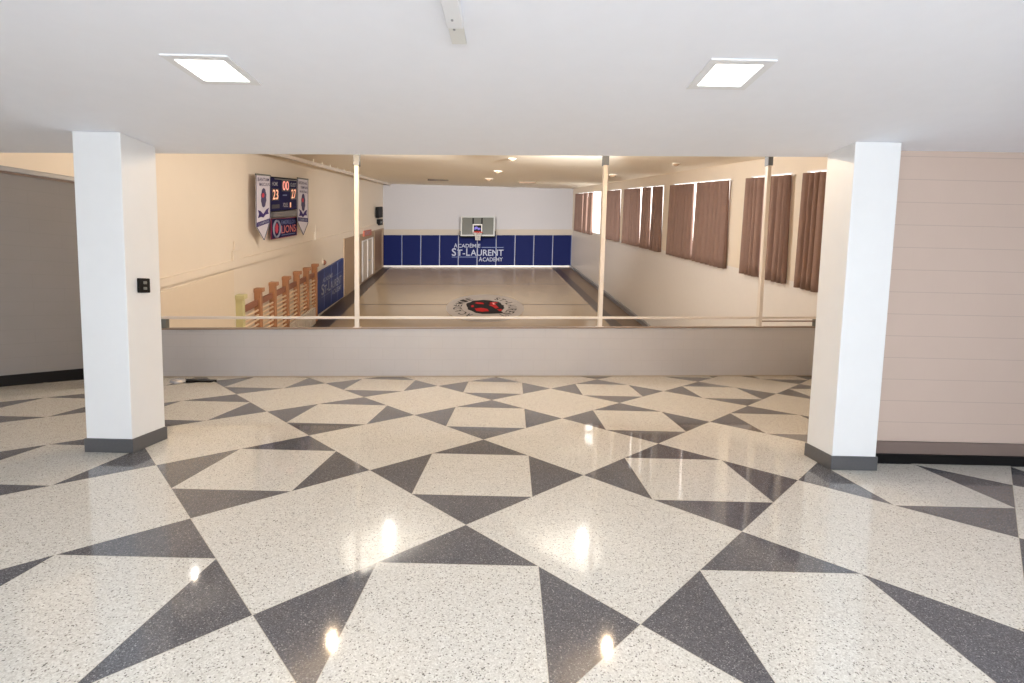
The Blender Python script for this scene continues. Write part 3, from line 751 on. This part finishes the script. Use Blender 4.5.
# black plate on the inner face of the left column
dd = ray(142.5, 285.5); k = (-3.347)/dd.x; p = EYE+dd*k
t = thing('wall_plate', p-Z*.06, 'small black control plate on inner face of left column', 'wall plate')
obj('plate', MB().box(p.x-.0, p.x+.022, p.y-.065, p.y+.065, p.z-.065, p.z+.065), m_black, t, bevel=.006)
for s in (-1, 1): obj('button', MB().box(p.x+.022, p.x+.028, p.y-.02, p.y+.02, p.z+s*.025-.012, p.z+s*.025+.012), m_dimmet, t, bevel=.003)

# ------------------------------------------------------------------ lobby ceiling lights
def pq(px, x):
    P = [at_z(a, b, cz(x)-.009) for a, b in px]
    return (P[0].x+P[3].x)/2, (P[1].x+P[2].x)/2, (P[0].y+P[1].y)/2, (P[2].y+P[3].y)/2
def panel_light(x0, x1, y0, y1, label):
    CZ = cz((x0+x1)/2)
    t = thing('ceiling_light', ((x0+x1)/2, (y0+y1)/2, CZ-.02), label, 'ceiling light', 'square LED ceiling panels')
    w = .048; h = CZ-.009
    fr = MB(); fr.box(x0,x1,y0,y0+w,h,CZ-.001); fr.box(x0,x1,y1-w,y1,h,CZ-.001); fr.box(x0,x0+w,y0+w,y1-w,h,CZ-.001); fr.box(x1-w,x1,y0+w,y1-w,h,CZ-.001)
    obj('frame', fr, m_white, t)
    obj('diffuser', MB().box(x0+w, x1-w, y0+w, y1-w, CZ-.006, CZ-.002), m_led, t)
panel_light(*pq(((158,56),(225,56),(262,85),(205,85)), -1.9), 'square lit ceiling panel on the left')
panel_light(*pq(((715,60),(779,61),(743,90),(683,89)), 1.3), 'square lit ceiling panel on the right')
CZ = cz(-.32)
q0, q1, q2 = at_z(447,29,CZ-.05), at_z(463.5,29,CZ-.05), at_z(448,43.5,CZ-.012)
t = thing('ceiling_raceway', (-.32, 2.4, CZ-.05), 'short white surface box on ceiling at the top edge', 'ceiling fitting')
obj('housing', MB().box(q0.x, q1.x, 1.6, q0.y, CZ-.05, CZ-.001), m_white, t, bevel=.006)
obj('end_bracket', MB().box(q0.x-.003, q1.x-.006, q0.y+.001, q2.y, CZ-.016, CZ-.001), mat('bracket_grey', (225,225,222), .5), t, bevel=.003)
for s in (2.38, 2.30): obj('screw', MB().tube((q1.x-.045, s, CZ-.054), (q1.x-.045, s, CZ-.05), .006, 10), m_steel, t)

# floor thing by the parapet
p = at_z(180, 381.5, 0)
t = thing('floor_grille', p, 'small shiny metal floor fitting beside the left column', 'floor fitting')
obj('base_plate', MB().box(p.x-.08, p.x+.5, p.y-.02, p.y+.12, .001, .02), m_darkbase, t, bevel=.004)
obj('chrome_cap', MB().lathe(Vector((p.x,p.y-.04,.002)), [(.11,0),(.1,.03),(.06,.05),(0,.055)], 20), mat('chrome', (220,222,230), .15, metal=.6), t, smooth=True)

# ------------------------------------------------------------------ lights
def light(kind, name, loc, energy, color, size=.1, rot=None, **kw):
    l = bpy.data.lights.new(name, kind); l.energy = energy; l.color = color
    if kind == 'AREA':
        l.shape = 'RECTANGLE'; l.size = size; l.size_y = kw.get('sy', size)
    else: l.shadow_soft_size = size
    o = bpy.data.objects.new(name, l); COL.objects.link(o); o.location = loc
    if rot is not None: o.rotation_euler = rot
    return o
for (a, b), e in zip(fill_wins, (45, 190, 120)):      # added fill at the made-up back windows, standing in for camera flash
    light('AREA', 'window_daylight', ((a+b)/2, YBK+.02, 1.65), e, (.84,.92,1), 2.3, (math.radians(108), 0, 0), sy=1.8)
WARM = (1, .95, .89)
def lamp_spot(px, py, drop):      # where the small lamps stand: their glints in the polished floor show it
    d = ray(px, py); lo, hi = 2, 30
    for _ in range(50):
        m = (lo+hi)/2; p = EYE+d*m; p.z = -p.z; q = p-EYE-D*(p.y); 
        if q.z-q.x*.0217 > bceil(q.x, p.y)-drop: hi = m
        else: lo = m
    return q.x, p.y
LN = ['ceiling lamp over the gym, the one nearest the left column','ceiling lamp over the parapet, left of its middle','ceiling lamp over the parapet, right of its middle','ceiling lamp over the gym, the one nearest the gym windows','ceiling lamp over the gym, right of its middle','ceiling lamp over the gym, left of its middle']
for i, (px, py) in enumerate(((195,577), (332,646), (607,651), (772,535), (582,546), (389,538))):
    dr = (.4,.4,.4,.04,.1,.1)[i]
    a, Y = lamp_spot(px, py, dr+.02); bb = bceil(a, Y); p = G(a, Y, bb)
    t = thing('downlight', p, LN[i], 'ceiling lamp', 'small ceiling lamps above the parapet')
    obj('canopy', MB().lathe(p, [(0,.02),(.07,.02),(.06,-.03),(0,-.035)], 20), m_white, t)
    obj('stem', MB().tube(p, p-Z*(dr-.04+.001), .012), m_white, t)
    obj('bulb', MB().lathe(p-Z*(dr-.08), [(0,-.02),(.03,-.03),(.045,-.06),(.03,-.09),(0,-.1)], 16), m_lampw, t, smooth=True)
    light('POINT', 'lamp_light', p-Z*(dr+.1), [12, 110, 130, 460, 290, 270][i], (1,.74,.48) if i in (1,2) else WARM, .03)
for a in (-2.6, 2.6):      # unseen fill lights added above the parapet to brighten the far gym
    Y = 9.4; p = G(a, Y, bceil(a, Y))
    t = thing('floodlight', p, 'ceiling floodlight aimed down the gym, '+('left one' if a < 0 else 'right one'), 'floodlight', 'floodlights above the parapet')
    q = p-Z*.24
    aim = (G(a*.5, YF, -2.9)-q).normalized()
    obj('bracket', MB().tube(p, q, .02), m_white, t); obj('lamp_head', MB().tube(q-aim*.18, q, .08, 20, .11), m_black, t)
    l = light('SPOT', 'flood_light', q+aim*.06, 11000, (1,.97,.94), .08); l.data.spot_size = math.radians(56); l.data.spot_blend = .9
    l.rotation_euler = aim.to_track_quat('-Z', 'Y').to_euler()
w = bpy.data.worlds.new('world'); S.world = w; w.use_nodes = True
w.node_tree.nodes['Background'].inputs[0].default_value = (.8,.85,.9,1); w.node_tree.nodes['Background'].inputs[1].default_value = .3

S.view_settings.view_transform = 'Standard'; S.view_settings.look = 'None'; S.view_settings.gamma = 1
S.view_settings.exposure = 0.0; S.view_settings.use_curve_mapping = False
S.cycles.use_denoising = True; S.cycles.max_bounces = 10; S.cycles.diffuse_bounces = 6
S.cycles.sample_clamp_indirect = 6; S.cycles.caustics_reflective = False
